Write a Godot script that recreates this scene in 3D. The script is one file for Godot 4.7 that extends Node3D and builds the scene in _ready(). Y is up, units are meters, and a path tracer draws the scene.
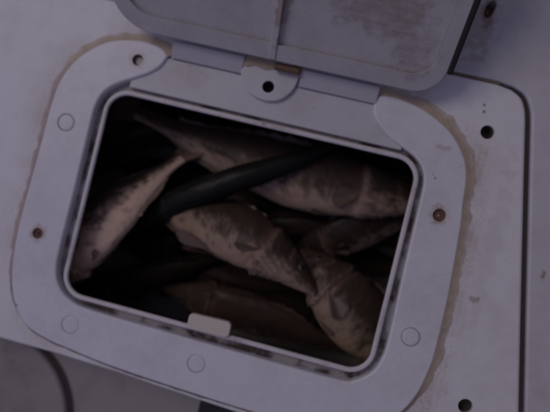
extends Node3D
# A dirty white deck hatch, open, over a bin of fish. Units: metres. y = 0 is the top of the hatch flange.

const DECK_Y := -0.006
var rng := RandomNumberGenerator.new()
var M := {}
var noise_a := FastNoiseLite.new()
var noise_b := FastNoiseLite.new()

func _ready():
	rng.seed = 4127
	noise_a.seed = 11; noise_a.frequency = 1.0; noise_a.fractal_octaves = 4
	noise_b.seed = 53; noise_b.frequency = 1.0; noise_b.fractal_octaves = 2
	set_camera_and_light()
	make_materials()
	build_deck()
	build_sky_blocker()
	build_lower_deck()
	build_hatch()
	build_fish()

# ------------------------------------------------------------------ camera, sky, light
func set_camera_and_light():
	var cam := Camera3D.new()
	cam.name = "camera"
	cam.fov = 45.0
	cam.near = 0.02
	cam.far = 60.0
	var r0 := Vector3(0.96781, -0.07845, -0.23915)
	var r1 := Vector3(0.23905, -0.01087, 0.97095)
	var r2 := Vector3(-0.07877, -0.99686, 0.00823)
	cam.transform = Transform3D(Basis(r0, -r1, -r2).orthonormalized(), Vector3(0.08581, 0.59266, -0.04236))
	# a small camera that focused a little short: the whole picture is softly out of focus
	var lens := CameraAttributesPhysical.new()
	lens.frustum_focal_length = 28.97
	lens.frustum_focus_distance = 0.50
	lens.frustum_near = 0.02
	lens.frustum_far = 60.0
	lens.exposure_aperture = 2.2
	cam.attributes = lens
	cam.fov = 45.0
	add_child(cam)
	cam.current = true

	var env := Environment.new()
	env.background_mode = Environment.BG_SKY
	var sky := Sky.new()
	var sm := ProceduralSkyMaterial.new()
	sm.sky_top_color = Color(0.572, 0.57, 0.722)
	sm.sky_horizon_color = Color(0.64, 0.62, 0.71)
	sm.sky_curve = 0.2
	sm.ground_horizon_color = Color(0.42, 0.40, 0.46)
	sm.ground_bottom_color = Color(0.30, 0.29, 0.33)
	sm.sun_angle_max = 1.0
	sky.sky_material = sm
	env.sky = sky
	env.background_energy_multiplier = 0.58
	env.tonemap_mode = Environment.TONE_MAPPER_LINEAR
	env.tonemap_exposure = 1.0
	env.sdfgi_enabled = true
	env.ssao_enabled = true
	env.ssil_enabled = true
	var we := WorldEnvironment.new()
	we.name = "world_environment"
	we.environment = env
	add_child(we)

	var sun := DirectionalLight3D.new()
	sun.name = "sun"
	sun.light_color = Color(1.0, 0.95, 0.93)
	sun.light_energy = 0.17
	sun.light_angular_distance = 25.0
	sun.shadow_enabled = true
	add_child(sun)
	sun.look_at_from_position(Vector3(-0.82, 1.22, -0.40), Vector3.ZERO, Vector3.UP)

# ------------------------------------------------------------------ materials
func srgb(r, g, b) -> Color:
	return Color(r, g, b).linear_to_srgb()

func mat(called, lin: Color, rough: float, nmap = null, nscale := 0.3, tri := 6.0) -> StandardMaterial3D:
	var m := StandardMaterial3D.new()
	m.resource_name = called
	m.albedo_color = lin.linear_to_srgb()
	m.roughness = rough
	if nmap:
		m.normal_enabled = true
		m.normal_texture = nmap
		m.normal_scale = nscale
		m.uv1_triplanar = true
		m.uv1_world_triplanar = true
		m.uv1_scale = Vector3.ONE * tri
	M[called] = m
	return m

func noise_img(size: int, f: Callable) -> Image:
	var im := Image.create(size, size, false, Image.FORMAT_RGB8)
	for y in size:
		for x in size:
			im.set_pixel(x, y, f.call(x / float(size), y / float(size)))
	return im

func bump(size: int, freq: float, oct: int, sd: int, strength: float) -> ImageTexture:
	var n := FastNoiseLite.new()
	n.seed = sd; n.frequency = freq; n.fractal_octaves = oct
	var im := n.get_seamless_image(size, size)
	im.convert(Image.FORMAT_RGBA8)
	im.bump_map_to_normal_map(strength)
	im.generate_mipmaps()
	return ImageTexture.create_from_image(im)

# overlapping scales, as relief
func scale_tex() -> ImageTexture:
	var size := 256
	var im := Image.create(size, size, false, Image.FORMAT_RGBA8)
	for y in size:
		for x in size:
			var u := x / float(size) * 4.0
			var v := y / float(size) * 4.0
			var best := 0.0
			for row in range(int(floor(v)) - 2, int(floor(v)) + 2):
				var sh := 0.5 if posmod(row, 2) == 1 else 0.0
				var cu := floorf(u - sh) + 0.5 + sh
				var d := Vector2(u - cu, v - row)
				if d.y >= 0.0 and d.y < 1.6 and Vector2(d.x * 1.5, d.y * 0.72).length() < 1.0:
					best = max(best, 0.35 + 0.4 * d.y / 1.6)
			best += 0.08 * noise_b.get_noise_2d(x * 0.3, y * 0.3)
			im.set_pixel(x, y, Color(best, best, best))
	im.bump_map_to_normal_map(4.0)
	im.generate_mipmaps()
	return ImageTexture.create_from_image(im)

# mottled albedo texture made of two colours and dirt specks (colour of the matter only)
func grime_tex(size: int, base: Color, dirt: Color, sd: int, amount: float, speck: float) -> ImageTexture:
	var n1 := FastNoiseLite.new(); n1.seed = sd; n1.frequency = 0.006; n1.fractal_octaves = 5
	var n2 := FastNoiseLite.new(); n2.seed = sd + 7; n2.frequency = 0.06; n2.fractal_octaves = 3
	var i1 := n1.get_seamless_image(size, size)
	var i2 := n2.get_seamless_image(size, size)
	var im := Image.create(size, size, false, Image.FORMAT_RGB8)
	for y in size:
		for x in size:
			var a := i1.get_pixel(x, y).r
			var b := i2.get_pixel(x, y).r
			var d: float = clamp((a - 0.45) * 1.6, 0.0, 1.0) * (0.45 + 0.55 * b) * amount
			d += smoothstep(0.80, 0.9, b) * speck
			im.set_pixel(x, y, base.lerp(dirt, clamp(d, 0.0, 1.0)).linear_to_srgb())
	im.generate_mipmaps()
	return ImageTexture.create_from_image(im)

func spot(p: Vector2, c: Vector2, r: Vector2, rough: float, fr: float) -> float:
	var q := (p - c) / r
	var d := q.length() + rough * noise_a.get_noise_2d(p.x * fr, p.y * fr)
	return smoothstep(1.0, 0.55, d)

# the deck's own dirt map: x from -0.46 to 0.46, z from -0.46 to 0.46
func deck_tex(outline: PackedVector2Array) -> ImageTexture:
	var size := 1024
	var im := Image.create(size, size, false, Image.FORMAT_RGB8)
	var base := Color(0.73, 0.72, 0.765)
	var grey := Color(0.49, 0.465, 0.475)
	var brown := Color(0.36, 0.25, 0.17)
	var rust := Color(0.20, 0.10, 0.06)
	# distance to the flange outline on a coarse grid
	var gn := 128
	var dist := PackedFloat32Array(); dist.resize(gn * gn)
	for j in gn:
		for i in gn:
			var p := Vector2(i + 0.5, j + 0.5) / gn * 0.92 - Vector2(0.46, 0.46)
			var best := 9.0
			for k in range(0, outline.size(), 2):
				best = min(best, p.distance_squared_to(outline[k]))
			dist[j * gn + i] = sqrt(best)
	for y in size:
		for x in size:
			var p := Vector2(x + 0.5, y + 0.5) / size * 0.92 - Vector2(0.46, 0.46)
			var gi: int = min(gn - 1, int(x * gn / float(size)))
			var gj: int = min(gn - 1, int(y * gn / float(size)))
			var fl := dist[gj * gn + gi]
			var n1 := noise_a.get_noise_2d(p.x * 9.0, p.y * 9.0)
			var n2 := noise_a.get_noise_2d(p.x * 45.0 + 30.0, p.y * 45.0)
			var n3 := noise_b.get_noise_2d(p.x * 210.0, p.y * 210.0)
			var c := base
			var g: float = clamp(0.18 + n1 * 0.55 + n2 * 0.35, 0.0, 1.0) * 0.55
			c = c.lerp(grey, g)
			# dirt that has gathered against the flange, broken up and grainy
			var side := smoothstep(0.10, 0.24, p.x) * 0.5 + 0.5
			var h: float = smoothstep(0.034, 0.008, fl + 0.016 * n2 + 0.008 * n3) * clamp(0.5 + n1 + 0.6 * n3, 0.0, 1.0)
			c = c.lerp(brown, clamp(h * 0.6 * side, 0.0, 0.7))
			# specks
			if n3 > 0.66: c = c.lerp(brown, 0.22)
			# rust that ran from the bolt at the back and dirt by the seam
			c = c.lerp(brown, 0.40 * spot(p, Vector2(0.222, -0.300), Vector2(0.022, 0.042), 0.8, 60.0))
			c = c.lerp(rust, 0.55 * spot(p, Vector2(0.228, -0.318), Vector2(0.010, 0.022), 0.6, 90.0))
			c = c.lerp(grey, 0.25 * spot(p, Vector2(0.296, -0.05), Vector2(0.012, 0.11), 0.8, 40.0))
			c = c.lerp(rust, 0.5 * spot(p, Vector2(0.292, 0.013), Vector2(0.007, 0.004), 0.9, 160.0))
			c = c.lerp(rust, 0.6 * spot(p, Vector2(0.360, -0.034), Vector2(0.003, 0.007), 0.9, 160.0))
			c = c.lerp(rust, 0.8 * spot(p, Vector2(0.249, -0.211), Vector2(0.0022, 0.0022), 0.3, 160.0))
			c = c.lerp(rust, 0.8 * spot(p, Vector2(0.2505, -0.2035), Vector2(0.0025, 0.0022), 0.3, 160.0))
			c = c.lerp(rust, 0.5 * spot(p, Vector2(-0.075, 0.200), Vector2(0.004, 0.003), 0.5, 160.0))
			im.set_pixel(x, y, c.linear_to_srgb())
	im.generate_mipmaps()
	return ImageTexture.create_from_image(im)

# the flange's own wear: scuffs, specks, rust round the screws
func flange_tex(screws: Array) -> ImageTexture:
	var size := 1024
	var im := Image.create(size, size, false, Image.FORMAT_RGB8)
	var base := Color(0.69, 0.68, 0.745)
	var dull := Color(0.55, 0.525, 0.55)
	var brown := Color(0.34, 0.235, 0.18)
	var rust := Color(0.17, 0.085, 0.06)
	for y in size:
		for x in size:
			var p := Vector2(x + 0.5, y + 0.5) / size * 0.56 - Vector2(0.28, 0.28)
			var n1 := noise_a.get_noise_2d(p.x * 12.0 + 70.0, p.y * 12.0)
			var n2 := noise_a.get_noise_2d(p.x * 70.0 + 30.0, p.y * 70.0)
			var n3 := noise_b.get_noise_2d(p.x * 300.0, p.y * 300.0 + 60.0)
			var c := base.lerp(dull, clamp(0.25 + 0.7 * n1 + 0.4 * n2, 0.0, 1.0) * 0.6)
			if n3 > 0.60: c = c.lerp(brown, 0.4 * smoothstep(0.60, 0.72, n3))
			for i in screws.size():
				var d := p.distance_to(Vector2(screws[i][0], screws[i][1]) * 0.001)
				if d < 0.02:
					var amount: float = [0.35, 0.6, 0.7][i]
					c = c.lerp(brown, amount * smoothstep(0.014, 0.006, d + 0.006 * n2 + 0.003 * n3))
			c = c.lerp(rust, 0.6 * spot(p, Vector2(-0.249, 0.160), Vector2(0.006, 0.004), 0.8, 150.0))
			c = c.lerp(rust, 0.7 * spot(p, Vector2(0.213, -0.114), Vector2(0.0018, 0.0018), 0.4, 150.0))
			c = c.lerp(rust, 0.5 * spot(p, Vector2(0.2095, -0.1175), Vector2(0.0014, 0.0012), 0.4, 150.0))
			c = c.lerp(brown, 0.35 * spot(p, Vector2(0.215, -0.150), Vector2(0.012, 0.003), 1.0, 120.0))
			im.set_pixel(x, y, c.linear_to_srgb())
	# scuffs: short pale and dark scratches
	var r := RandomNumberGenerator.new(); r.seed = 77
	for k in 90:
		var q := Vector2(r.randf(), r.randf()) * size
		var d := Vector2.from_angle(r.randf() * TAU)
		var ln := r.randi_range(12, 60)
		var bend := r.randf_range(-0.02, 0.02)
		var tone := dull.darkened(0.25) if r.randf() < 0.6 else Color(0.78, 0.77, 0.81)
		for j in ln:
			var xi := int(q.x); var yi := int(q.y)
			if xi >= 0 and yi >= 0 and xi < size and yi < size:
				var old := im.get_pixel(xi, yi).srgb_to_linear()
				im.set_pixel(xi, yi, old.lerp(tone, 0.4).linear_to_srgb())
			q += d; d = d.rotated(bend)
	im.generate_mipmaps()
	return ImageTexture.create_from_image(im)

# stains on the underside of the lid, x -0.2..0.2 by s 0..0.3
func lid_tex() -> ImageTexture:
	var w := 800; var h := 600
	var im := Image.create(w, h, false, Image.FORMAT_RGB8)
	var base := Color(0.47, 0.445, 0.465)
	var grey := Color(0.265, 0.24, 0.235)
	var brown := Color(0.30, 0.20, 0.14)
	var rust := Color(0.13, 0.05, 0.04)
	for y in h:
		for x in w:
			var p := Vector2(x / float(w) * 0.4 - 0.2, y / float(h) * 0.3)
			var n1 := noise_a.get_noise_2d(p.x * 14.0, p.y * 14.0 + 9.0)
			var n2 := noise_a.get_noise_2d(p.x * 60.0, p.y * 60.0 + 3.0)
			var n3 := noise_b.get_noise_2d(p.x * 260.0, p.y * 260.0)
			var c := base.lerp(grey, clamp(0.22 + 0.6 * n1 + 0.35 * n2, 0.0, 1.0) * 0.45)
			# wiped smear of bait and mildew on the right half
			var s1 := spot(p, Vector2(0.118, 0.085), Vector2(0.056, 0.034), 0.35, 55.0)
			var s2 := spot(p, Vector2(0.158, 0.046), Vector2(0.028, 0.030), 0.5, 60.0)
			var s3 := spot(p, Vector2(0.068, 0.080), Vector2(0.016, 0.022), 0.5, 70.0)
			# wiping left it streaky along the lid
			var wipe := noise_a.get_noise_2d(p.x * 22.0, p.y * 150.0)
			c = c.lerp(grey, clamp(max(s1 * 0.75, max(s2 * 0.55, s3 * 0.6)) * (0.78 + 0.5 * n2 + 0.6 * wipe), 0.0, 0.8))
			c = c.lerp(brown, 0.22 * clamp(s1 * (0.3 + 2.0 * n1), 0.0, 1.0))
			c = c.lerp(rust, 0.85 * spot(p, Vector2(0.108, 0.098), Vector2(0.008, 0.0045), 0.7, 120.0))
			c = c.lerp(brown, 0.6 * spot(p, Vector2(0.006, 0.075), Vector2(0.009, 0.05), 0.8, 70.0))
			c = c.lerp(brown, 0.5 * spot(p, Vector2(-0.05, 0.11), Vector2(0.09, 0.012), 1.0, 40.0))
			if n3 > 0.62: c = c.lerp(rust, 0.3)
			im.set_pixel(x, y, c.linear_to_srgb())
	im.generate_mipmaps()
	return ImageTexture.create_from_image(im)

func make_materials():
	var fine := bump(256, 0.03, 4, 3, 2.0)
	var coarse := bump(256, 0.015, 3, 9, 3.0)
	var m := mat("flange_plastic", Color(0.72, 0.70, 0.75), 0.42, fine, 0.10, 5.0)
	m.albedo_color = Color.WHITE
	m.albedo_texture = grime_tex(512, Color(0.69, 0.675, 0.735), Color(0.40, 0.35, 0.33), 21, 0.32, 0.10)
	m.uv1_scale = Vector3.ONE * 2.6
	m = mat("rim_plastic", Color.WHITE, 0.42, fine, 0.10, 5.0)
	m.albedo_color = Color.WHITE
	m.albedo_texture = grime_tex(512, Color(0.64, 0.61, 0.63), Color(0.16, 0.11, 0.09), 63, 0.9, 0.8)
	m.uv1_scale = Vector3.ONE * 4.0
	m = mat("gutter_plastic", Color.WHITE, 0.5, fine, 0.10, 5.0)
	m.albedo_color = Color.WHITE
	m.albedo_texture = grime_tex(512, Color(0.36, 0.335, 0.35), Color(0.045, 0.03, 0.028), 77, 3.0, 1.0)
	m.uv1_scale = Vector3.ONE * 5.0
	m = mat("shelf_plastic", Color.WHITE, 0.42, fine, 0.1, 5.0)
	m.albedo_color = Color.WHITE
	m.albedo_texture = grime_tex(512, Color(0.54, 0.53, 0.575), Color(0.30, 0.235, 0.21), 31, 0.5, 0.3)
	m.uv1_scale = Vector3.ONE * 3.2
	m = mat("flap_plastic", Color.WHITE, 0.5, fine, 0.1, 5.0)
	m.albedo_color = Color.WHITE
	m.albedo_texture = grime_tex(512, Color(0.46, 0.44, 0.49), Color(0.30, 0.25, 0.24), 35, 0.4, 0.2)
	m.uv1_scale = Vector3.ONE * 3.2
	m = mat("sealant", Color.WHITE, 0.6, fine, 0.5, 20.0)
	m.vertex_color_use_as_albedo = true
	m = mat("grey_sole", Color.WHITE, 0.75, coarse, 0.5, 10.0)
	m.albedo_color = Color.WHITE
	m.albedo_texture = grime_tex(512, Color(0.30, 0.275, 0.275), Color(0.17, 0.13, 0.125), 91, 0.9, 0.4)
	m.uv1_scale = Vector3.ONE * 2.4
	mat("blocker_grey", Color(0.20, 0.19, 0.205), 0.6)  # plain grey of the added, unseen wall
	mat("groove_dirt", Color(0.055, 0.040, 0.042), 0.9)
	mat("seam_dirt", Color(0.20, 0.15, 0.12), 0.9, fine, 0.5, 20.0)
	mat("black_rubber", Color(0.012, 0.011, 0.012), 0.7)
	mat("rust", Color(0.15, 0.085, 0.06), 0.8, fine, 0.8, 30.0)
	mat("screw_metal", Color(0.20, 0.16, 0.14), 0.5, fine, 0.5, 30.0).metallic = 0.6
	mat("hole_wall", Color(0.10, 0.08, 0.075), 0.8)
	mat("liner", Color(0.48, 0.45, 0.44), 0.5, fine, 0.3, 5.0)
	mat("latch_plastic", Color(0.60, 0.55, 0.48), 0.45, fine, 0.2, 12.0)
	mat("plug_plastic", Color(0.66, 0.645, 0.70), 0.42, fine, 0.1, 5.0)
	m = StandardMaterial3D.new()
	M["fish_skin"] = m
	m.vertex_color_use_as_albedo = true
	m.roughness = 0.42
	m.normal_enabled = true
	m.normal_texture = scale_tex()
	m.normal_scale = 0.8
	m.metallic_specular = 0.24
	m.clearcoat_enabled = true
	m.clearcoat = 0.06
	m.clearcoat_roughness = 0.25
	m = mat("fin_skin", Color.WHITE, 0.45)
	m.vertex_color_use_as_albedo = true
	mat("fish_eye", Color(0.015, 0.013, 0.014), 0.12)
	mat("eye_ring", Color(0.09, 0.07, 0.05), 0.3)
	mat("mouth_flesh", Color(0.07, 0.03, 0.03), 0.5)

# ------------------------------------------------------------------ mesh helpers
func st_new() -> SurfaceTool:
	var st := SurfaceTool.new()
	st.begin(Mesh.PRIMITIVE_TRIANGLES)
	return st

func obj(called: String, st: SurfaceTool, m: Material, parent: Node3D, at := Vector3.ZERO) -> MeshInstance3D:
	var o := MeshInstance3D.new()
	o.name = called
	o.mesh = st.commit()
	o.material_override = m
	o.position = at
	parent.add_child(o, true)
	return o

# triangle wound so that its front faces along the vertex normals
func tri(st: SurfaceTool, v: Array, n: Array, c = null, uv = null):
	var g: Vector3 = (v[1] - v[0]).cross(v[2] - v[0])
	var order := [0, 1, 2]
	if g.dot(n[0] + n[1] + n[2]) > 0.0: order = [0, 2, 1]
	for k in order:
		if c: st.set_color(c[k])
		st.set_normal(n[k])
		if uv: st.set_uv(uv[k])
		st.add_vertex(v[k])

func quad(st, v: Array, n: Array, c = null, uv = null):
	tri(st, [v[0], v[1], v[2]], [n[0], n[1], n[2]], [c[0], c[1], c[2]] if c else null, [uv[0], uv[1], uv[2]] if uv else null)
	tri(st, [v[0], v[2], v[3]], [n[0], n[2], n[3]], [c[0], c[2], c[3]] if c else null, [uv[0], uv[2], uv[3]] if uv else null)

func spline(pts: Array, closed: bool, step: float) -> PackedVector2Array:
	var out := PackedVector2Array()
	var n := pts.size()
	var segs := n if closed else n - 1
	for i in segs:
		var p0: Vector2; var p3: Vector2
		var p1: Vector2 = pts[i]
		var p2: Vector2 = pts[(i + 1) % n]
		if closed:
			p0 = pts[(i - 1 + n) % n]; p3 = pts[(i + 2) % n]
		else:
			p0 = pts[max(i - 1, 0)]; p3 = pts[min(i + 2, n - 1)]
		var k: int = max(1, int(ceil(p1.distance_to(p2) / step)))
		for j in k:
			out.append(p1.cubic_interpolate(p2, p0, p3, j / float(k)))
	if not closed: out.append(pts[n - 1])
	return out

func rounded_rect(cx, cz, hx, hz, r, n := 12, step := 0.012) -> PackedVector2Array:
	var raw := PackedVector2Array()
	var cs := [Vector2(1, 1), Vector2(-1, 1), Vector2(-1, -1), Vector2(1, -1)]
	for q in 4:
		var c := Vector2(cx + cs[q].x * (hx - r), cz + cs[q].y * (hz - r))
		for k in n + 1:
			var a := PI / 2 * (q + k / float(n))
			raw.append(c + Vector2(cos(a), sin(a)) * r)
	return densify(raw, step)

func densify(p: PackedVector2Array, step: float) -> PackedVector2Array:
	var out := PackedVector2Array()
	for i in p.size():
		var a := p[i]; var b := p[(i + 1) % p.size()]
		var k: int = max(1, int(ceil(a.distance_to(b) / step)))
		for j in k: out.append(a.lerp(b, j / float(k)))
	return out

func circle(c: Vector2, r: float, n := 24) -> PackedVector2Array:
	var out := PackedVector2Array()
	for k in n: out.append(c + Vector2(cos(TAU * k / n), sin(TAU * k / n)) * r)
	return out

func outward(p: PackedVector2Array) -> PackedVector2Array:
	var area := 0.0
	for i in p.size(): area += p[i].cross(p[(i + 1) % p.size()])
	var s := 1.0 if area > 0.0 else -1.0
	var out := PackedVector2Array()
	for i in p.size():
		var t := (p[(i + 1) % p.size()] - p[(i - 1 + p.size()) % p.size()]).normalized()
		out.append(Vector2(t.y, -t.x) * s)
	return out

func area(p: PackedVector2Array) -> float:
	var a := 0.0
	for i in p.size(): a += p[i].cross(p[(i + 1) % p.size()])
	return a * 0.5

# triangles of a polygon with holes: each hole is joined to the outline by a strip that is added on its own
func cap(line: PackedVector2Array, holes: Array) -> Array:
	var out := []
	var p := line.duplicate()
	if area(p) < 0.0: p.reverse()
	var want := area(p)
	for h0 in holes:
		var h: PackedVector2Array = h0.duplicate()
		if area(h) < 0.0: h.reverse()
		want -= area(h)
		var bi := 0; var bk := 0; var bd := 1e9
		for i in p.size():
			var a: Vector2 = (p[i] + p[(i + 1) % p.size()]) * 0.5
			for k in h.size():
				var d := a.distance_squared_to((h[k] + h[(k + 1) % h.size()]) * 0.5)
				if d < bd:
					bd = d; bi = i; bk = k
		var a0 := p[bi]; var a1 := p[(bi + 1) % p.size()]
		var h0v := h[bk]; var h1v := h[(bk + 1) % h.size()]
		out.append([a0, a1, h1v]); out.append([a0, h1v, h0v])
		var q := PackedVector2Array()
		for i in p.size():
			q.append(p[(bi + 1 + i) % p.size()])   # from a1 round to a0
		for k in h.size(): q.append(h[(bk - k + h.size()) % h.size()])   # from h0 backwards to h1
		p = q
	var strips := out.duplicate()
	var sum := 0.0
	for e in strips: sum += absf((e[1] - e[0]).cross(e[2] - e[0])) * 0.5
	for attempt in 6:
		var pp := p
		if attempt > 0:
			# leave out points that lie on a straight run
			pp = PackedVector2Array()
			for i in p.size():
				var a := (p[i] - p[(i - 1 + p.size()) % p.size()]).normalized()
				var b := (p[(i + 1) % p.size()] - p[i]).normalized()
				if absf(a.cross(b)) > 1e-5 * attempt or a.dot(b) < 0.0: pp.append(p[i])
		var big := PackedVector2Array()
		for i in pp.size():
			var q: Vector2 = pp[(i + attempt * 7) % pp.size()]
			big.append(q * 1000.0)
		var t := Geometry2D.triangulate_polygon(big)
		var got := sum
		var keep := []
		for k in range(0, t.size(), 3):
			var e := [big[t[k]] / 1000.0, big[t[k + 1]] / 1000.0, big[t[k + 2]] / 1000.0]
			got += absf((e[1] - e[0]).cross(e[2] - e[0])) * 0.5
			keep.append(e)
		if absf(got - want) < 1e-5 or attempt == 5:
			if attempt == 5: print("a slab is not closed: ", got - want, " of ", want)
			return strips + keep
	return strips

# a flat slab with rounded upper edge and real holes; poly in x-z
func slab(poly: PackedVector2Array, holes: Array, ytop: float, thick: float, bevel: float, grid := 0.0, uvbox = null) -> SurfaceTool:
	var st := st_new()
	var nrm := outward(poly)
	var n := poly.size()
	var steps := 5
	var ring := []      # [offset inward, y, normal up share]
	for k in steps + 1:
		var a := PI / 2 * k / steps
		ring.append([bevel * (1.0 - sin(a)), ytop - bevel * (1.0 - cos(a)), a])
	# ring[0]: inset by the bevel, at the top; last: on the outline
	ring.append([0.0, ytop - thick, PI / 2])
	for k in ring.size() - 1:
		for i in n:
			var j := (i + 1) % n
			var v := []; var nn := []; var uv := []
			for e in [[i, k], [j, k], [j, k + 1], [i, k + 1]]:
				var q: Vector2 = poly[e[0]] - nrm[e[0]] * ring[e[1]][0]
				v.append(Vector3(q.x, ring[e[1]][1], q.y))
				var a: float = ring[e[1]][2]
				nn.append(Vector3(nrm[e[0]].x * sin(a), cos(a), nrm[e[0]].y * sin(a)).normalized())
				uv.append(uvmap(q, uvbox))
			quad(st, v, nn, null, uv)
	# the top, triangulated with its holes
	var inner := PackedVector2Array()
	for i in n: inner.append(poly[i] - nrm[i] * bevel)
	for e in cap(inner, holes):
		var v := []; var uv := []
		for q in e:
			v.append(Vector3(q.x, ytop, q.y))
			uv.append(uvmap(q, uvbox))
		tri(st, v, [Vector3.UP, Vector3.UP, Vector3.UP], null, uv)
	# walls of the holes
	for h in holes:
		var hn := outward(h)
		for i in h.size():
			var j: int = (i + 1) % h.size()
			var n1 := Vector3(-hn[i].x, 0, -hn[i].y); var n2 := Vector3(-hn[j].x, 0, -hn[j].y)
			quad(st, [Vector3(h[i].x, ytop, h[i].y), Vector3(h[j].x, ytop, h[j].y), Vector3(h[j].x, ytop - thick, h[j].y), Vector3(h[i].x, ytop - thick, h[i].y)], [n1, n2, n2, n1], null, [uvmap(h[i], uvbox), uvmap(h[j], uvbox), uvmap(h[j], uvbox), uvmap(h[i], uvbox)])
	return st

func uvmap(q: Vector2, box) -> Vector2:
	if box == null: return q
	return (q - box.position) / box.size

# sweep a profile of [offset outward, y] along a closed path
func sweep(path: PackedVector2Array, prof: Array) -> SurfaceTool:
	var st := st_new()
	var nrm := outward(path)
	var pn := []
	for k in prof.size():
		var a: Vector2 = prof[max(k - 1, 0)]; var b: Vector2 = prof[min(k + 1, prof.size() - 1)]
		var d := (b - a).normalized()
		pn.append(Vector2(-d.y, d.x))
	for k in prof.size() - 1:
		for i in path.size():
			var j := (i + 1) % path.size()
			var v := []; var nn := []
			for e in [[i, k], [j, k], [j, k + 1], [i, k + 1]]:
				var q: Vector2 = path[e[0]] + nrm[e[0]] * prof[e[1]].x
				v.append(Vector3(q.x, prof[e[1]].y, q.y))
				nn.append(Vector3(nrm[e[0]].x * pn[e[1]].x, pn[e[1]].y, nrm[e[0]].y * pn[e[1]].x))
			quad(st, v, nn)
	return st

func box(st: SurfaceTool, lo: Vector3, hi: Vector3):
	var c := (lo + hi) / 2; var h := (hi - lo) / 2
	for ax in 3:
		for s in [-1.0, 1.0]:
			var n := Vector3.ZERO; n[ax] = s
			var u := Vector3.ZERO; u[(ax + 1) % 3] = h[(ax + 1) % 3]
			var w := Vector3.ZERO; w[(ax + 2) % 3] = h[(ax + 2) % 3]
			var o := c + n * h[ax]
			quad(st, [o - u - w, o + u - w, o + u + w, o - u + w], [n, n, n, n], null, [Vector2(0, 0), Vector2(1, 0), Vector2(1, 1), Vector2(0, 1)])

# lathe of [radius, y] about the y axis
func lathe(prof: Array, seg := 28, c := Vector3.ZERO, st = null) -> SurfaceTool:
	if st == null: st = st_new()
	for k in prof.size() - 1:
		var d: Vector2 = (prof[k + 1] - prof[k])
		var n2 := Vector2(d.y, -d.x).normalized()
		if n2.y < -0.001 and absf(n2.x) < 0.01: n2 = -n2
		for i in seg:
			var v := []; var nn := []
			for e in [[i, k], [i + 1, k], [i + 1, k + 1], [i, k + 1]]:
				var a: float = TAU * e[0] / seg
				var dir := Vector3(cos(a), 0, sin(a))
				v.append(c + dir * prof[e[1]].x + Vector3(0, prof[e[1]].y, 0))
				nn.append(dir * n2.x + Vector3(0, n2.y, 0))
			quad(st, v, nn)
	return st

func pv(a: Array) -> Array:
	var out := []
	for q in a: out.append(Vector2(q[0], q[1]) * 0.001)
	return out

# ------------------------------------------------------------------ the deck
var flange_outer: PackedVector2Array

func outer_points() -> Array:
	return pv([[-132, -184], [-143, -192], [-170, -195], [-206, -187], [-232, -169], [-250, -146], [-260, -119], [-263, -88], [-264, -35], [-266, 30], [-266, 77], [-261, 122], [-247, 160], [-224, 182], [-195, 191], [-166, 195], [-124, 200], [-60, 204], [-10, 206], [52, 208], [110, 208], [165, 205], [200, 196], [226, 179], [243, 158], [253, 137], [259, 112], [262, 80], [261, 15], [256, -62], [252, -92], [248, -126], [237, -150], [217, -171], [187, -187], [155, -195], [133, -195], [125, -190]])

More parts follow.
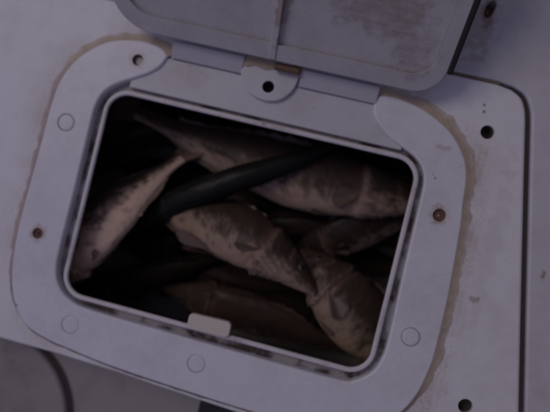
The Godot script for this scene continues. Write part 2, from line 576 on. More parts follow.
func build_deck():
	flange_outer = spline(outer_points(), false, 0.004)
	var deck := Node3D.new()
	deck.name = "deck"
	deck.set_meta("kind", "structure")
	deck.set_meta("label", "grimy white moulded boat deck around the open hatch")
	add_child(deck)
	var dm := StandardMaterial3D.new()
	dm.albedo_texture = deck_tex(flange_outer)
	dm.roughness = 0.5
	dm.normal_enabled = true
	dm.normal_texture = bump(512, 0.02, 4, 5, 1.5)
	dm.normal_scale = 0.15
	var uvb := Rect2(-0.46, -0.46, 0.92, 0.92)
	# the panel that carries the hatch
	var edge := pv([[-1200, 210], [-700, 209], [-258, 208], [-178, 207.5], [-98, 210], [1, 215], [57, 217.5], [230, 220], [385, 222]])
	edge.append_array(pv([[391, 214], [372, 126], [349, 22], [317, -125]]))
	edge.append_array(Array(spline(pv([[300, -204], [296, -217], [288.5, -229], [276, -236]]), false, 0.004)))
	edge.append_array(pv([[258, -239], [196, -239], [0, -239], [-600, -239], [-1200, -239]]))
	var poly := densify(PackedVector2Array(edge), 0.012)
	var cut := rounded_rect(0, 0, 0.2105, 0.1465, 0.04)
	var h1 := circle(Vector2(0.260, -0.181), 0.0082, 20)
	var h2 := circle(Vector2(0.311, 0.136), 0.0085, 20)
	obj("hatch_panel", slab(poly, [cut, h1, h2, circle(Vector2(-0.003, -0.174), 0.0071, 20)], DECK_Y, 0.03, 0.005, 0.025, uvb), dm, deck)
	# the deck to the right and behind it, past the groove and the seam
	var e2 := pv([[-1200, -242.5], [-600, -242.5], [0, -242.5], [196, -242.5], [258, -242.3]])
	e2.append_array(Array(spline(pv([[277.5, -239.5], [292.5, -232.5], [301.5, -219], [306, -205]]), false, 0.004)))
	e2.append_array(pv([[323, -126.3], [355, 20.7], [378, 124.7], [397, 214], [400, 226]]))
	e2.append_array(pv([[1000, 236], [1000, -1000], [-1200, -1000]]))
	var poly2 := densify(PackedVector2Array(e2), 0.014)
	var slot := PackedVector2Array()
	for k in 20:
		var a := TAU * k / 20
		slot.append(Vector2(0.229, -0.322) + Vector2(cos(a) * 0.0055, sin(a) * 0.0115).rotated(0.25))
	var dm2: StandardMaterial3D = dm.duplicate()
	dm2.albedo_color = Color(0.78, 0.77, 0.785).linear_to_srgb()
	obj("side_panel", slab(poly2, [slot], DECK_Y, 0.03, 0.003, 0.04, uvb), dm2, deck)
	# dirt at the bottom of the groove, sealant in the seam
	var st := st_new()
	var line := pv([[280, -250], [304, -218], [320, -126], [352, 21], [375, 125], [397, 226]])
	for k in line.size() - 1:
		var a: Vector2 = line[k]; var b: Vector2 = line[k + 1]
		var s := Vector2(0.014, 0)
		quad(st, [Vector3(a.x - s.x, -0.0118, a.y), Vector3(b.x - s.x, -0.0118, b.y), Vector3(b.x + s.x, -0.0118, b.y), Vector3(a.x + s.x, -0.0118, a.y)], [Vector3.UP, Vector3.UP, Vector3.UP, Vector3.UP])
	obj("groove_floor", st, M.groove_dirt, deck)
	st = st_new()
	box(st, Vector3(-1.2, -0.02, -0.2424), Vector3(0.262, -0.0085, -0.2391))
	obj("seam_filler", st, M.seam_dirt, deck)
	# bolt heads sunk in the deck's holes
	for c in [[0.260, -0.181, 0.0081], [0.311, 0.136, 0.0084]]:
		var r: float = c[2]
		obj("sunken_bolt", lathe([Vector2(r, -0.004), Vector2(r * 0.96, -0.021), Vector2(r * 0.9, -0.0215), Vector2(r * 0.55, -0.0195), Vector2(0.0005, -0.019)], 20), M.hole_wall, deck, Vector3(c[0], DECK_Y, c[1]))
	obj("rusty_bolt", lathe([Vector2(0.011, -0.016), Vector2(0.010, -0.014), Vector2(0.006, -0.011), Vector2(0.0005, -0.010)], 18), M.rust, deck, Vector3(0.229, DECK_Y, -0.322))

# an added wall, unseen on the right, that takes sky light from that side
func build_sky_blocker():
	var o := MeshInstance3D.new()
	o.name = "added_sky_blocker"
	var b := BoxMesh.new()
	b.size = Vector3(0.05, 1.8, 2.4)
	o.mesh = b
	o.material_override = M.blocker_grey
	o.position = Vector3(0.465, 0.88, -0.10)
	o.rotation.y = 0.222
	o.set_meta("kind", "structure")
	add_child(o)

func build_lower_deck():
	var st := st_new()
	box(st, Vector3(-1.2, -0.30, 0.205), Vector3(1.0, -0.0362, 0.2062))
	var low := Node3D.new()
	low.name = "lower_deck"
	low.set_meta("kind", "structure")
	low.set_meta("label", "dull grey lower deck below the front edge of the hatch panel")
	add_child(low)
	obj("riser", st, M.grey_sole, low)
	st = st_new()
	box(st, Vector3(-1.2, -0.20, 0.2062), Vector3(1.0, -0.16, 1.0))
	obj("sole", st, M.grey_sole, low)
	# a round moulded plate on it
	var plate := Node3D.new()
	plate.name = "round_deck_plate"
	plate.set_meta("label", "round grey plate at the lower left corner below the hatch edge")
	plate.set_meta("category", "deck plate")
	plate.position = Vector3(-0.335, -0.16, 0.385)
	add_child(plate)
	obj("cover", lathe([Vector2(0.128, 0.0), Vector2(0.128, 0.006), Vector2(0.125, 0.009), Vector2(0.0005, 0.010)], 64), M.grey_sole, plate)
	obj("seal_ring", lathe([Vector2(0.136, 0.0), Vector2(0.136, 0.003), Vector2(0.128, 0.003)], 64), M.groove_dirt, plate)
	# black rubber catch under the front edge
	var b := Node3D.new()
	b.name = "rubber_bumper"
	b.set_meta("label", "black rubber block under the front edge of the hatch panel")
	b.set_meta("category", "bumper")
	b.position = Vector3(0.03, -0.07, 0.2062)
	add_child(b)
	obj("block", slab(rounded_rect(0, 0.031, 0.028, 0.0308, 0.008, 6, 0.006), [], 0.03, 0.06, 0.004), M.black_rubber, b)

# ------------------------------------------------------------------ the hatch
func build_hatch():
	var hatch := Node3D.new()
	hatch.name = "deck_hatch"
	hatch.set_meta("label", "white plastic fish hatch with rounded frame and its lid swung open")
	hatch.set_meta("category", "hatch")
	add_child(hatch)
	# flange: outer line, then back along the inner line
	var pts := PackedVector2Array()
	pts.append_array(flange_outer)
	var right_in := spline(pv([[125, -190], [124, -181], [129, -167], [146, -152], [166, -141.5], [184, -133], [196, -122], [202, -106], [203, -76], [204, 0], [206, 82], [204, 106], [197, 124], [181, 138], [160, 143.5], [60, 143.5], [-60, 142.5], [-150, 141], [-178, 136], [-196, 124], [-205, 106], [-207.5, 80], [-207, 0], [-207, -78], [-206, -106], [-199, -125], [-185, -138], [-166, -149], [-151, -158], [-139, -169], [-132, -184]]), false, 0.004)
	for k in range(1, right_in.size() - 1): pts.append(right_in[k])
	var holes := []
	var screws := [[-168, -171, 7.0], [-240, 66, 6.8], [228, -73, 7.6]]
	for s in screws: holes.append(circle(Vector2(s[0], s[1]) * 0.001, s[2] * 0.001, 20))
	var plugs := [[-238, -76], [230, 73], [-8, 170], [-172, 165]]
	for s in plugs: holes.append(circle(Vector2(s[0], s[1]) * 0.001, 0.0112, 26))
	var fm := StandardMaterial3D.new()
	fm.albedo_texture = flange_tex(screws)
	fm.roughness = 0.4
	fm.normal_enabled = true
	fm.normal_texture = bump(512, 0.02, 4, 6, 1.5)
	fm.normal_scale = 0.12
	obj("flange", slab(pts, holes, 0.0, 0.014, 0.0028, 0.02, Rect2(-0.28, -0.28, 0.56, 0.56)), fm, hatch)
	for i in screws.size():
		var s: Array = screws[i]
		var up: float = [0.0, 0.0032, 0.0018][i]
		var sc := obj("screw", lathe([Vector2(s[2] * 0.001 - 0.0002, -0.001 + up * 0.2), Vector2(s[2] * 0.00085, -0.0042 + up), Vector2(s[2] * 0.0006, -0.0062 + up), Vector2(0.0016, -0.0058 + up), Vector2(0.0014, -0.0085 + up), Vector2(0.0002, -0.0085 + up)], 20), M.screw_metal if i == 0 else M.rust, hatch, Vector3(s[0] * 0.001, 0, s[1] * 0.001))
		sc.rotation.y = rng.randf() * TAU
	for i in plugs.size():
		var s: Array = plugs[i]
		var lift: float = [0.0002, 0.0003, -0.0004, -0.0002][i]
		var gap: float = [0.0103, 0.0103, 0.0109, 0.01105][i]
		obj("plug", lathe([Vector2(0.0118, -0.0035), Vector2(gap, -0.0035), Vector2(gap, lift - 0.0012), Vector2(gap - 0.0008, lift - 0.0003), Vector2(gap - 0.002, lift), Vector2(0.0002, lift + 0.0002)], 28), M.plug_plastic, hatch, Vector3(s[0] * 0.001, 0, s[1] * 0.001))
	# rim round the opening and the drain gutter outside it
	var open := rounded_rect(0, 0, 0.190, 0.1263, 0.024, 12, 0.008)
	obj("rim", sweep(open, [Vector2(0.0075, -0.013), Vector2(0.006, -0.0125), Vector2(0.0025, -0.006), Vector2(0.0, -0.003), Vector2(0.0006, -0.0012), Vector2(0.002, -0.0004), Vector2(0.0045, -0.0004), Vector2(0.0058, -0.0012), Vector2(0.0064, -0.003), Vector2(0.0066, -0.012)]), M.rim_plastic, hatch)
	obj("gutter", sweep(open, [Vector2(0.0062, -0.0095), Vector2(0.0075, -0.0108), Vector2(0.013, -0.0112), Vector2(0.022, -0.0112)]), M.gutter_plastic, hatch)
	# shelf on the hinge side, between the ears
	var shelf := densify(PackedVector2Array(pv([[-172, -137], [-172, -151], [-150, -180], [-130, -182.5], [128, -183.5], [142, -180], [168, -152], [168, -137]])), 0.008)
	obj("hinge_shelf", slab(shelf, [circle(Vector2(-0.003, -0.174), 0.0068, 20)], -0.0036, 0.010, 0.0015), M.shelf_plastic, hatch)
	# centre hinge tab with its hole
	var tabp := spline(pv([[-40, -203], [-40.5, -190], [-37, -177], [-28, -165], [-14, -158.5], [2, -157.5], [16, -163], [26, -175], [30, -189], [29, -203], [-5, -204]]), true, 0.003)
	obj("hinge_tab", slab(tabp, [circle(Vector2(-0.003, -0.174), 0.0073, 20)], 0.0022, 0.010, 0.0018), M.shelf_plastic, hatch)
	obj("screw", lathe([Vector2(0.0072, 0.0010), Vector2(0.0067, -0.0006), Vector2(0.0066, -0.0190), Vector2(0.0035, -0.0182), Vector2(0.0002, -0.0178)], 20), M.hole_wall, hatch, Vector3(-0.003, 0.0, -0.174))
	# sealant squeezed out round the flange
	sealant(hatch)
	# strike plate for the latch, on the front rim
	var sp := slab(rounded_rect(0, 0, 0.0262, 0.0095, 0.0055, 8, 0.006), [], 0.0042, 0.0062, 0.0016)
	var strike := obj("latch_strike", sp, M.latch_plastic, hatch, Vector3(-0.0035, -0.0006, 0.1205))
	strike.rotation.y = 0.03
	build_lid(hatch)
	# the bin under the deck
	var st := st_new()
	box(st, Vector3(-0.30, -0.292, -0.2), Vector3(0.31, -0.282, 0.2))
	box(st, Vector3(-0.31, -0.292, -0.21), Vector3(-0.30, -0.0362, 0.2035))
	box(st, Vector3(0.31, -0.292, -0.21), Vector3(0.32, -0.0362, 0.2035))
	box(st, Vector3(-0.31, -0.292, -0.211), Vector3(0.32, -0.0362, -0.2))
	box(st, Vector3(-0.31, -0.292, 0.2), Vector3(0.32, -0.0362, 0.204))
	obj("bin_liner", st, M.liner, hatch)

func sealant(hatch: Node3D):
	var st := st_new()
	var n := flange_outer.size()
	var yellow := Color(0.49, 0.39, 0.295)
	var brown := Color(0.36, 0.28, 0.285)
	var dark := Color(0.10, 0.075, 0.075)  # mostly the front stretch: dirt, with shadow painted into the bead
	var rows := []
	for i in n:
		var p := flange_outer[i]
		var t := (flange_outer[min(i + 1, n - 1)] - flange_outer[max(i - 1, 0)]).normalized()
		var out := Vector2(t.y, -t.x)
		if out.dot(p - Vector2(0, 0)) < 0.0: out = -out
		var wob := noise_a.get_noise_1d(i * 0.11)
		var wob2 := noise_a.get_noise_1d(i * 0.22 + 40.0)
		var right := smoothstep(0.08, 0.2, p.x)
		var top := smoothstep(-0.09, -0.17, p.y)
		var front := smoothstep(0.10, 0.18, p.y)
		var w: float = lerp(0.0095, 0.0125, right) + 0.003 * top + 0.0035 * wob + 0.0016 * wob2
		w = lerp(w, 0.0046 + 0.0012 * wob, front)
		var c := brown.lerp(yellow, clamp(max(right, top) * 0.85 + wob * 0.6 + 0.1, 0.0, 1.0)).lerp(dark, clamp(front * 0.8 + 0.25 * max(0.0, wob2), 0.0, 0.9))
		var row := []
		for k in 6:
			var f := k / 5.0
			var q := p + out * (w * f - 0.001)
			var hgt: float = lerp(-0.0014, -0.0062, pow(f, 1.5)) - 0.0012 * sin(f * PI) + 0.0004 * wob2
			var thin: float = smoothstep(0.35, 1.0, f + 0.5 * noise_b.get_noise_2d(i * 0.35, k * 0.9))
			var cc := c.lerp(Color(0.66, 0.63, 0.655), lerp(0.3, 0.5, right) * (1.0 - 0.8 * front) * thin)
			row.append([Vector3(q.x, hgt, q.y), Vector3(out.x * 0.25, 0.95, out.y * 0.25).normalized(), cc])
		rows.append(row)
	for i in n - 1:
		for k in 5:
			var a = rows[i][k]; var b = rows[i + 1][k]; var c = rows[i + 1][k + 1]; var d = rows[i][k + 1]
			quad(st, [a[0], b[0], c[0], d[0]], [a[1], b[1], c[1], d[1]], [a[2], b[2], c[2], d[2]])
	obj("sealant_bead", st, M.sealant, hatch)
	# the smear of sealant left behind the hinge tab
	var g := slab(spline(pv([[-43, -196], [-40, -204], [-28, -206.5], [-14, -204], [-4, -206], [14, -205], [30, -206], [34, -199], [30, -193], [20, -195.5], [8, -193], [-1, -195.5], [-12, -192.5], [-24, -195], [-34, -191.5]]), true, 0.003), [], 0.0042, 0.008, 0.002)
	var m := StandardMaterial3D.new()
	m.albedo_color = Color(0.42, 0.33, 0.26).linear_to_srgb()
	m.roughness = 0.7
	obj("sealant_smear", g, m, hatch)

# outline of the lid: near edge at z1, tighter corner on its right
func lid_line(hx: float, z0: float, z1: float, rl: float, rr: float) -> PackedVector2Array:
	var raw := PackedVector2Array()
	var cs := [[hx - rr, z1 - rr, rr], [-hx + rl, z1 - rl, rl], [-hx + rl, z0 + rl, rl], [hx - rl, z0 + rl, rl]]
	for q in 4:
		for k in 13:
			var a := PI / 2 * (q + k / 12.0)
			raw.append(Vector2(cs[q][0], cs[q][1]) + Vector2(cos(a), sin(a)) * cs[q][2])
	return densify(raw, 0.012)

func build_lid(hatch: Node3D):
	var th := deg_to_rad(38.0)
	var lm := StandardMaterial3D.new()
	lm.albedo_texture = lid_tex()
	lm.roughness = 0.5
	lm.normal_enabled = true
	lm.normal_texture = bump(256, 0.02, 4, 8, 2.0)
	lm.normal_scale = 0.15
	var uvb := Rect2(0.2, 0.0, -0.4, -0.3)   # u runs along x, v along the distance from the hinge
	uvb = Rect2(-0.2, 0.0, 0.4, -0.3)
	var outline := lid_line(0.197, -0.297, -0.007, 0.052, 0.034)
	var lid := obj("lid", slab(outline, [], 0.0, 0.010, 0.002, 0.03, uvb), lm, hatch, Vector3(-0.006, 0.010, -0.199))
	lid.rotation.x = th
	lid.set_meta("label", "opened hatch lid, stained underside facing up")
	# raised lip round the underside
	var inner := lid_line(0.182, -0.281, -0.026, 0.042, 0.026)
	obj("lip", slab(outline, [inner], 0.0060, 0.0055, 0.002, 0.0, uvb), lm, lid)
	# centre rib that runs up from the hinge
	obj("centre_rib", slab(rounded_rect(0.002, -0.151, 0.0042, 0.1425, 0.002, 4, 0.02), [], 0.0078, 0.0076, 0.0014, 0.0, uvb), lm, lid)
	# black strip along the right edge
	obj("edge_strip", slab(rounded_rect(0.1995, -0.160, 0.0030, 0.125, 0.0025, 5, 0.02), [], 0.0075, 0.016, 0.002), M.black_rubber, lid)
	# rusted knuckle
	var st := st_new()
	var k := lathe([Vector2(0.0002, 0.0), Vector2(0.0036, 0.0), Vector2(0.0042, 0.001), Vector2(0.0042, 0.029), Vector2(0.0036, 0.030), Vector2(0.0002, 0.030)], 14)
	var kn := obj("hinge_knuckle", k, M.rust, lid, Vector3(0.006, 0.001, 0.001))
	kn.rotation.z = -PI / 2
	# hinge flaps lying between lid and shelf, one each side of the centre tab
	for e in [[-128, -38], [32, 126]]:
		var fl := slab(densify(PackedVector2Array(pv([[e[0], -1], [e[0], 20], [e[1], 20], [e[1], -1]])), 0.01), [], 0.0, 0.004, 0.0012)
		var f := obj("hinge_flap", fl, M.flap_plastic, lid, Vector3(0.006, -0.003, 0.0))
		f.rotation.x = -th + deg_to_rad(22.0)

# ------------------------------------------------------------------ fish
func fish_h(t: float) -> float:
	var ks := [[0.0, 0.12], [0.04, 0.27], [0.09, 0.43], [0.16, 0.64], [0.25, 0.84], [0.36, 0.98], [0.46, 1.0], [0.6, 0.87], [0.74, 0.60], [0.86, 0.36], [0.94, 0.26], [1.0, 0.27]]
	for i in ks.size() - 1:
		if t <= ks[i + 1][0]:
			var a: float = ks[i][0]; var b: float = ks[i + 1][0]
			var ya: float = ks[i][1]; var yb: float = ks[i + 1][1]
			var pre: float = ks[max(i - 1, 0)][1]; var post: float = ks[min(i + 2, ks.size() - 1)][1]
			return cubic_interpolate(ya, yb, pre, post, (t - a) / (b - a))
	return 0.27

var fish_colours := {}

# spine runs from snout to the root of the tail; up is roughly the fish's dorsal direction
func make_fish(label: String, spine: Array, half: float, flat: float, up: Vector3, pal: Dictionary, sd: int, tail_len := 0.06, opt := {}):
	var cur := Curve3D.new()
	cur.bake_interval = 0.003
	var sp := []
	for s in spine: sp.append(Vector3(s[0], s[1], s[2]) * 0.001)
	for i in sp.size():
		var tn: Vector3 = (sp[min(i + 1, sp.size() - 1)] - sp[max(i - 1, 0)]) / 5.5
		cur.add_point(sp[i], -tn, tn)
	var root := Node3D.new()
	root.name = "fish" if not has_node("fish") else "fish_%03d" % sd
	root.position = sp[sp.size() / 2]
	root.set_meta("label", label)
	root.set_meta("category", "fish")
	root.set_meta("group", "fish piled in the bin")
	add_child(root)
	var org: Vector3 = root.position
	var total := cur.get_baked_length()
	var rings := 110; var segs := 48
	var frames := []
	for i in rings + 1:
		var t := i / float(rings)
		var c := cur.sample_baked(t * total, true)
		var d := (cur.sample_baked(min(total, t * total + 0.004), true) - cur.sample_baked(max(0.0, t * total - 0.004), true)).normalized()
		var lat := d.cross(up).normalized()
		var dor := lat.cross(d).normalized()
		frames.append([c - org, d, dor, lat])
	var off := sd * 3.7
	var P := []; var C := []
	for i in rings + 1:
		var t := i / float(rings)
		var f: Array = frames[i]
		var h := half * fish_h(t)
		var w: float = h * flat * lerp(1.18, 0.9, smoothstep(0.0, 0.6, t)) * lerp(1.0, 0.72, smoothstep(0.7, 1.0, t))
		var rowp := []; var rowc := []
		for j in segs:
			var a := TAU * j / segs           # 0 = dorsal, PI = ventral
			var ca := cos(a); var sa := sin(a)
			var k := 1.0
			# gill cover: swells to its rear edge, then drops
			var edge := 0.255 + 0.03 * ca * ca - 0.02 * (1.0 - absf(sa))
			var side := smoothstep(0.10, 0.45, absf(sa))
			k += side * (0.11 * smoothstep(edge - 0.09, edge - 0.005, t) * (1.0 - smoothstep(edge, edge + 0.010, t)) - 0.07 * exp(-pow((t - edge - 0.012) / 0.008, 2.0)))
			# cheek plate edge
			k -= side * 0.03 * exp(-pow((t - 0.165 - 0.02 * ca) / 0.006, 2.0))
			# jaw line
			if t < 0.15:
				k -= 0.13 * exp(-pow((ca + 0.10 + 1.2 * t) / 0.10, 2.0)) * (1.0 - smoothstep(0.09, 0.14, t))
			# throat folds under the gill covers
			if ca < 0.05:
				var fold := smoothstep(0.12, 0.17, t) * (1.0 - smoothstep(0.25, 0.29, t)) * smoothstep(0.05, -0.3, ca)
				k += 0.075 * fold * sin(a * 20.0 * signf(sa) + t * 110.0)
			# bony ridges of the head
			if t < edge:
				var hr := noise_b.get_noise_3d(t * 34.0 + off, ca * 2.5, sa * 2.5 + off)
				k += 0.11 * (0.35 - absf(hr)) * smoothstep(0.03, 0.09, t) * (1.0 - smoothstep(edge - 0.03, edge, t))
			# eye socket
			var de := Vector2((t - 0.115) / 0.03, (ca - 0.42) / 0.30).length()
			k += 0.05 * exp(-pow(de - 1.0, 2.0) * 6.0) * smoothstep(0.2, 0.6, absf(sa)) - 0.06 * exp(-de * de * 2.0)
			# small unevenness of flesh
			var nz := noise_a.get_noise_3d(t * 7.0 + off, ca * 1.3, sa * 1.3 + off)
			k += 0.06 * nz + 0.02 * noise_b.get_noise_3d(t * 30.0 + off, ca * 4.0, sa * 4.0)
			# the belly is fuller and flatter than the back
			var hv: float = h * (1.0 if ca > 0.0 else lerp(1.0, 1.06, smoothstep(0.15, 0.45, t) * (1.0 - smoothstep(0.5, 0.8, t))))
			rowp.append(f[0] + f[2] * (ca * hv * k) + f[3] * (sa * w * k))
			# skin colour: dark back, mottled flank, pale belly
			var m1 := noise_a.get_noise_3d(t * 16.0 + off, ca * 2.2, sa * 2.2 - off)
			var m2 := noise_b.get_noise_3d(t * 60.0 - off, ca * 7.0, sa * 7.0 + off)
			var v: float = ca * 0.5 + 0.5 + 0.22 * m1 + 0.12 * m2 + pal.shift
			var dark := smoothstep(0.22, 0.62, v)
			var col: Color = pal.belly.lerp(pal.back, dark)
			var fleck: float = clamp((m1 * 1.3 + m2 * 0.6 - 0.05) * 1.3, 0.0, 1.0) * smoothstep(0.12, 0.5, v)
			col = col.lerp(pal.fleck, fleck * 0.75)
			# pink of the gills and jaw skin
			var pk := exp(-pow((t - edge - 0.01) / 0.02, 2.0)) * side + 0.6 * exp(-pow(t / 0.05, 2.0))
			col = col.lerp(pal.pink, clamp(pk * 0.4 * smoothstep(0.4, 0.8, absf(sa)) + 0.2 * max(0.0, m1), 0.0, 0.5))
			# bare pale edges on the gill cover and jaw
			var cheek := smoothstep(0.55, 0.8, absf(sa))
			var bare := exp(-pow((t - edge + 0.004) / 0.007, 2.0)) * side + 0.5 * exp(-pow((t - 0.165 - 0.02 * ca + 0.008) / 0.006, 2.0)) * side
			col = col.lerp(pal.belly, clamp(bare * cheek * (0.35 + m2), 0.0, 0.35))
			rowc.append(col)
		P.append(rowp); C.append(rowc)
	# normals
	var N := []
	for i in rings + 1:
		var row := []
		for j in segs:
			var du: Vector3 = P[min(i + 1, rings)][j] - P[max(i - 1, 0)][j]
			var dv: Vector3 = P[i][(j + 1) % segs] - P[i][(j - 1 + segs) % segs]
			var nn := dv.cross(du).normalized()
			if nn.dot(P[i][j] - frames[i][0]) < 0.0: nn = -nn
			row.append(nn)
		N.append(row)
	var st := st_new()
	for i in rings:
		for j in segs:
			var q := (j + 1) % segs
			quad(st, [P[i][j], P[i][q], P[i + 1][q], P[i + 1][j]], [N[i][j], N[i][q], N[i + 1][q], N[i + 1][j]], [C[i][j], C[i][q], C[i + 1][q], C[i + 1][j]], [Vector2(j, i * 1.1) * 0.34, Vector2(j + 1, i * 1.1) * 0.34, Vector2(j + 1, (i + 1) * 1.1) * 0.34, Vector2(j, (i + 1) * 1.1) * 0.34])
	for e in [0, rings]:
		var dn: Vector3 = -frames[e][1] if e == 0 else frames[e][1]
		var cc: Vector3 = frames[e][0] + dn * half * 0.06
		for j in segs:
			var q := (j + 1) % segs
			tri(st, [cc, P[e][j], P[e][q]], [dn, (N[e][j] + dn).normalized(), (N[e][q] + dn).normalized()], [C[e][j], C[e][j], C[e][q]], [Vector2(j + 0.5, e) * 0.34, Vector2(j, e + 1) * 0.34, Vector2(j + 1, e + 1) * 0.34])
	st.generate_tangents()
	var body := obj("body", st, M.fish_skin, root)
	# eyes: a dark dome in a ring, one on each side
	var ei := int(0.115 * rings)
	for s in [-1.0, 1.0]:
		var j := int(round(acos(0.42) / TAU * segs))
		if s < 0: j = segs - j
		var er := half * 0.135
		var ctr: Vector3 = P[ei][j]
		var en: Vector3 = N[ei][j]
		var b := Basis(Quaternion(Vector3.UP, en))
		var ring := obj("eye", lathe([Vector2(er, -er * 0.3), Vector2(er * 0.98, er * 0.12), Vector2(er * 0.8, er * 0.28), Vector2(er * 0.6, er * 0.34)], 20), M.eye_ring, root, ctr)
		ring.basis = b
		obj("pupil", lathe([Vector2(er * 0.66, er * 0.28), Vector2(er * 0.55, er * 0.42), Vector2(er * 0.3, er * 0.50), Vector2(0.0002, er * 0.53)], 18), M.fish_eye, ring)
	# fins
	var rr := RandomNumberGenerator.new(); rr.seed = 900 + sd
	var fc: Color = pal.fin
	# tail fan
	var fe: Array = frames[rings]
	fin(root, "tail_fin", func(u, v):
		var a: float = lerp(-1.0, 1.0, u)
		var base: Vector3 = fe[0] - fe[1] * 0.004 + fe[2] * (a * half * 0.24)
		var dir: Vector3 = (fe[1] + fe[2] * a * 0.55).normalized()
		var ln: float = tail_len * (0.78 + 0.22 * a * a)
		return base + dir * (ln * v) + fe[3] * (0.006 * sin(u * 5.0 + sd) * v * v), 15, 7, fc, fc.lerp(pal.fleck, 0.5), sd)
	# dorsal fin, spines up, lowering to the tail
	if not opt.has("no_dorsal"): fin(root, "dorsal_fin", func(u, v):
		var t: float = lerp(0.32, 0.86, u)
		var i := int(t * rings)
		var f: Array = frames[i]
		var base: Vector3 = f[0] + f[2] * (half * fish_h(t) * 0.93)
		var ht: float = half * 0.36 * (0.45 + 0.55 * sin(PI * clamp(u * 1.1 + 0.1, 0.0, 1.0))) * (1.0 + 0.18 * sin(u * 66.0))
		return base + (f[2] * 0.6 + f[1] * 0.8).normalized() * (ht * v) + f[3] * (0.003 * sin(u * 9.0 + sd) * v), 40, 3, fc, fc.lerp(pal.fleck, 0.6), sd)
	fin(root, "anal_fin", func(u, v):
		var t: float = lerp(0.62, 0.86, u)
		var f: Array = frames[int(t * rings)]
		var base: Vector3 = f[0] - f[2] * (half * fish_h(t) * 0.95)
		var ht: float = half * 0.34 * (1.0 - 0.5 * u)
		return base + (f[2] * -0.45 + f[1] * 0.9).normalized() * (ht * v) + f[3] * (0.002 * sin(u * 8.0) * v), 16, 3, fc, fc.lerp(pal.fleck, 0.5), sd)
	for s in [-1.0, 1.0]:
		fin(root, "pectoral_fin", func(u, v):
			var i := int(0.275 * rings)
			var f: Array = frames[i]
			var w: float = half * fish_h(0.275) * flat * 1.02
			var hh: float = half * fish_h(0.275)
			var base: Vector3 = f[0] + f[3] * (s * w * 0.93) - f[2] * (hh * (0.16 + 0.24 * u))
			var dir: Vector3 = (f[1] * 0.9 + f[2] * lerp(0.10, -0.75, u) + f[3] * s * 0.10).normalized()
			return base + dir * (half * 0.85 * (0.75 + 0.25 * sin(PI * u)) * v) + f[3] * (s * 0.002 * sin(u * 9.0) * v), 14, 5, fc, fc.lerp(pal.fleck, 0.3), sd)
		fin(root, "pelvic_fin", func(u, v):
			var pt: float = opt.get("pelvic_at", 0.34)
			var f: Array = frames[int(pt * rings)]
			var hh: float = half * fish_h(pt)
			var base: Vector3 = f[0] - f[2] * (hh * 0.98) + f[3] * (s * hh * flat * (0.14 + 0.12 * u)) + f[1] * (0.006 * u)
			var dir: Vector3 = (f[1] * 0.95 - f[2] * lerp(0.30, -0.02, u) + f[3] * s * lerp(0.1, 0.35, u)).normalized()
			return base + dir * (half * opt.get("pelvic_len", 0.6) * (0.8 + 0.2 * sin(PI * u)) * v), 9, 4, fc, fc.lerp(pal.pink, 0.4), sd)
	return root

# a fin: membrane with ridged rays, two faces a millimetre apart
func fin(root: Node3D, called: String, f: Callable, rays: int, rows: int, c1: Color, c2: Color, sd: int):
	var st := st_new()
	var nu := rays * 2
	var P := []
	for i in nu + 1:
		var row := []
		for k in rows + 1:
			var u := i / float(nu); var v := k / float(rows)
			var fray: float = 1.0 - (0.10 + 0.05 * sin(i * 2.3 + sd)) * float(i % 2) * smoothstep(0.6, 1.0, v)
			row.append(f.call(u, v * fray))
		P.append(row)
	var N := []
	for i in nu + 1:
		var row := []
		for k in rows + 1:
			var du: Vector3 = P[min(i + 1, nu)][k] - P[max(i - 1, 0)][k]
			var dv: Vector3 = P[i][min(k + 1, rows)] - P[i][max(k - 1, 0)]
			row.append(du.cross(dv).normalized())
		N.append(row)
	for s in [-1.0, 1.0]:
		for i in nu:
			for k in rows:
				var v := []; var nn := []; var cc := []
				for e in [[i, k], [i + 1, k], [i + 1, k + 1], [i, k + 1]]:
					var thick: float = (0.0009 if e[0] % 2 == 0 else 0.00035) * (1.2 - 0.7 * e[1] / float(rows))
					v.append(P[e[0]][e[1]] + N[e[0]][e[1]] * (s * thick))
					nn.append(N[e[0]][e[1]] * s)
					cc.append(c1.lerp(c2, (0.0 if e[0] % 2 == 0 else 0.5) + 0.4 * absf(noise_b.get_noise_2d(e[0] * 0.3 + sd, e[1] * 0.8))))
				quad(st, v, nn, cc)
	obj(called, st, M.fin_skin, root)

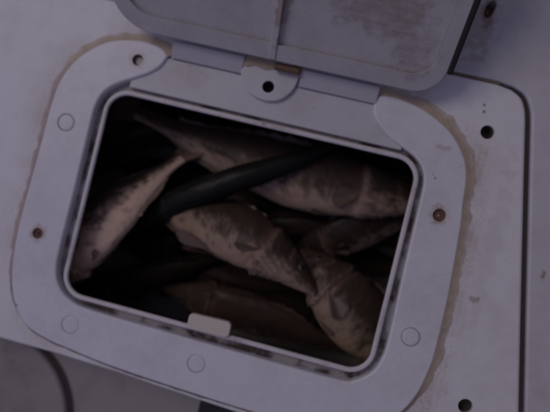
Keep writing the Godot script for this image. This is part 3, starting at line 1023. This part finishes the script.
func build_fish():
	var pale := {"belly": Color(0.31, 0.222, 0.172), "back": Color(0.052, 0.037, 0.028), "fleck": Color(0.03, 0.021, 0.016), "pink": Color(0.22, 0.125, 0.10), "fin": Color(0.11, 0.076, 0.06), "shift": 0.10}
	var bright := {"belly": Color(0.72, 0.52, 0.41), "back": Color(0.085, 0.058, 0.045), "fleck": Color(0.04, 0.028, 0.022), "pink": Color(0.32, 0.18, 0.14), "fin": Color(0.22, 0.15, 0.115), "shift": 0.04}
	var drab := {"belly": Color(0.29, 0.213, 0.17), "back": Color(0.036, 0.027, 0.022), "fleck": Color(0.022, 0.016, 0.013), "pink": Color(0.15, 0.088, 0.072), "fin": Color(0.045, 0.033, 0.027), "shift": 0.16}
	var tan := {"belly": Color(0.37, 0.262, 0.207), "back": Color(0.062, 0.043, 0.035), "fleck": Color(0.03, 0.021, 0.017), "pink": Color(0.18, 0.105, 0.085), "fin": Color(0.12, 0.08, 0.064), "shift": 0.10}
	var slate := {"belly": Color(0.050, 0.045, 0.042), "back": Color(0.014, 0.013, 0.0125), "fleck": Color(0.010, 0.009, 0.009), "pink": Color(0.035, 0.028, 0.026), "fin": Color(0.026, 0.023, 0.022), "shift": 0.12}
	make_fish("pale bellied fish lying against the left rim, tail towards upper middle", [[-255, -84, 156], [-224, -70, 98], [-188, -62, 37], [-148, -76, -22], [-117, -102, -71]], 0.044, 0.62, Vector3(-0.75, -0.55, -0.45), bright, 1, 0.045)
	make_fish("long tan fish stretched along the hinge side of the bin", [[262, -122, -98], [195, -106, -90], [120, -102, -86], [48, -102, -86], [-35, -108, -93], [-115, -112, -105], [-200, -116, -122]], 0.043, 0.62, Vector3(-0.1, -0.06, -1.0), tan, 2, 0.05)
	make_fish("slim dark grey fish lying across the long tan fish", [[-200, -124, 72], [-150, -100, 30], [-96, -80, -13], [-28, -68, -57], [38, -70, -97], [111, -86, -152], [166, -106, -186]], 0.0205, 0.95, Vector3(0.1, 1.0, -0.2), slate, 3, 0.05, {"no_dorsal": true})
	make_fish("pale headed fish in the middle, snout pointing to lower right", [[112, -55, 60], [66, -56, 34], [14, -64, 15], [-48, -82, 4], [-115, -110, 0], [-186, -138, 4]], 0.040, 0.68, Vector3(0.55, -0.42, -0.8), pale, 4, 0.06, {"pelvic_at": 0.44, "pelvic_len": 1.35})
	make_fish("pale fish in the lower right corner, running under the rim", [[82, -100, 14], [127, -86, 44], [177, -84, 80], [229, -92, 121], [272, -105, 164]], 0.045, 0.6, Vector3(0.75, -0.22, -0.65), pale, 5)
	make_fish("dark fish with a thin light belly edge near the right rim", [[60, -150, 40], [124, -134, -12], [173, -130, -48], [229, -134, -89], [275, -144, -120]], 0.032, 0.6, Vector3(-0.5, 0.45, -0.8), drab, 6)
	make_fish("dark brown fish beside the cream latch strike", [[-108, -158, 128], [-23, -144, 125], [55, -142, 128], [133, -146, 138], [205, -158, 142]], 0.042, 0.62, Vector3(0.1, 0.8, -0.75), tan, 7)
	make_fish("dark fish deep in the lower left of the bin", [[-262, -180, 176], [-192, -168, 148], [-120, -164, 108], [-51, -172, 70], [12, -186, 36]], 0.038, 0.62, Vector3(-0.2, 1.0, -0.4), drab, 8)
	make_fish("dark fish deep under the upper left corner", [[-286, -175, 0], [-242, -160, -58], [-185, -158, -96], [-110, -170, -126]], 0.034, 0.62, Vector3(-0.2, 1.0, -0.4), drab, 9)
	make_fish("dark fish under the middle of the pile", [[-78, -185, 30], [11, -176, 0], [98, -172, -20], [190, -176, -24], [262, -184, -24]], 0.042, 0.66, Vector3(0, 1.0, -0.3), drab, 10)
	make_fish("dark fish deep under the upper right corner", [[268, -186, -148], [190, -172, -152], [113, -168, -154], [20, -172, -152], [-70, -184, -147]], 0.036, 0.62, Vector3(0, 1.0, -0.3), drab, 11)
	# the bottom layer, seen only through the gaps
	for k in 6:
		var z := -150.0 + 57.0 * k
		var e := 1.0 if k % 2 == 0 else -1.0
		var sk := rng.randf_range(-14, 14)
		make_fish("dark backed fish in the bottom layer, " + ["nearest the hinge side", "second from the hinge side", "third from the hinge side", "third from the latch side", "second from the latch side", "nearest the latch side"][k], [[-255.0 * e, -226, z - sk], [-150.0 * e, -218, z], [-20.0 * e, -216, z + sk], [110.0 * e, -218, z], [225.0 * e, -228, z - sk]], 0.046, 0.85, Vector3(0.1, 1.0, 0.1 * e), drab, 12 + k, 0.05)
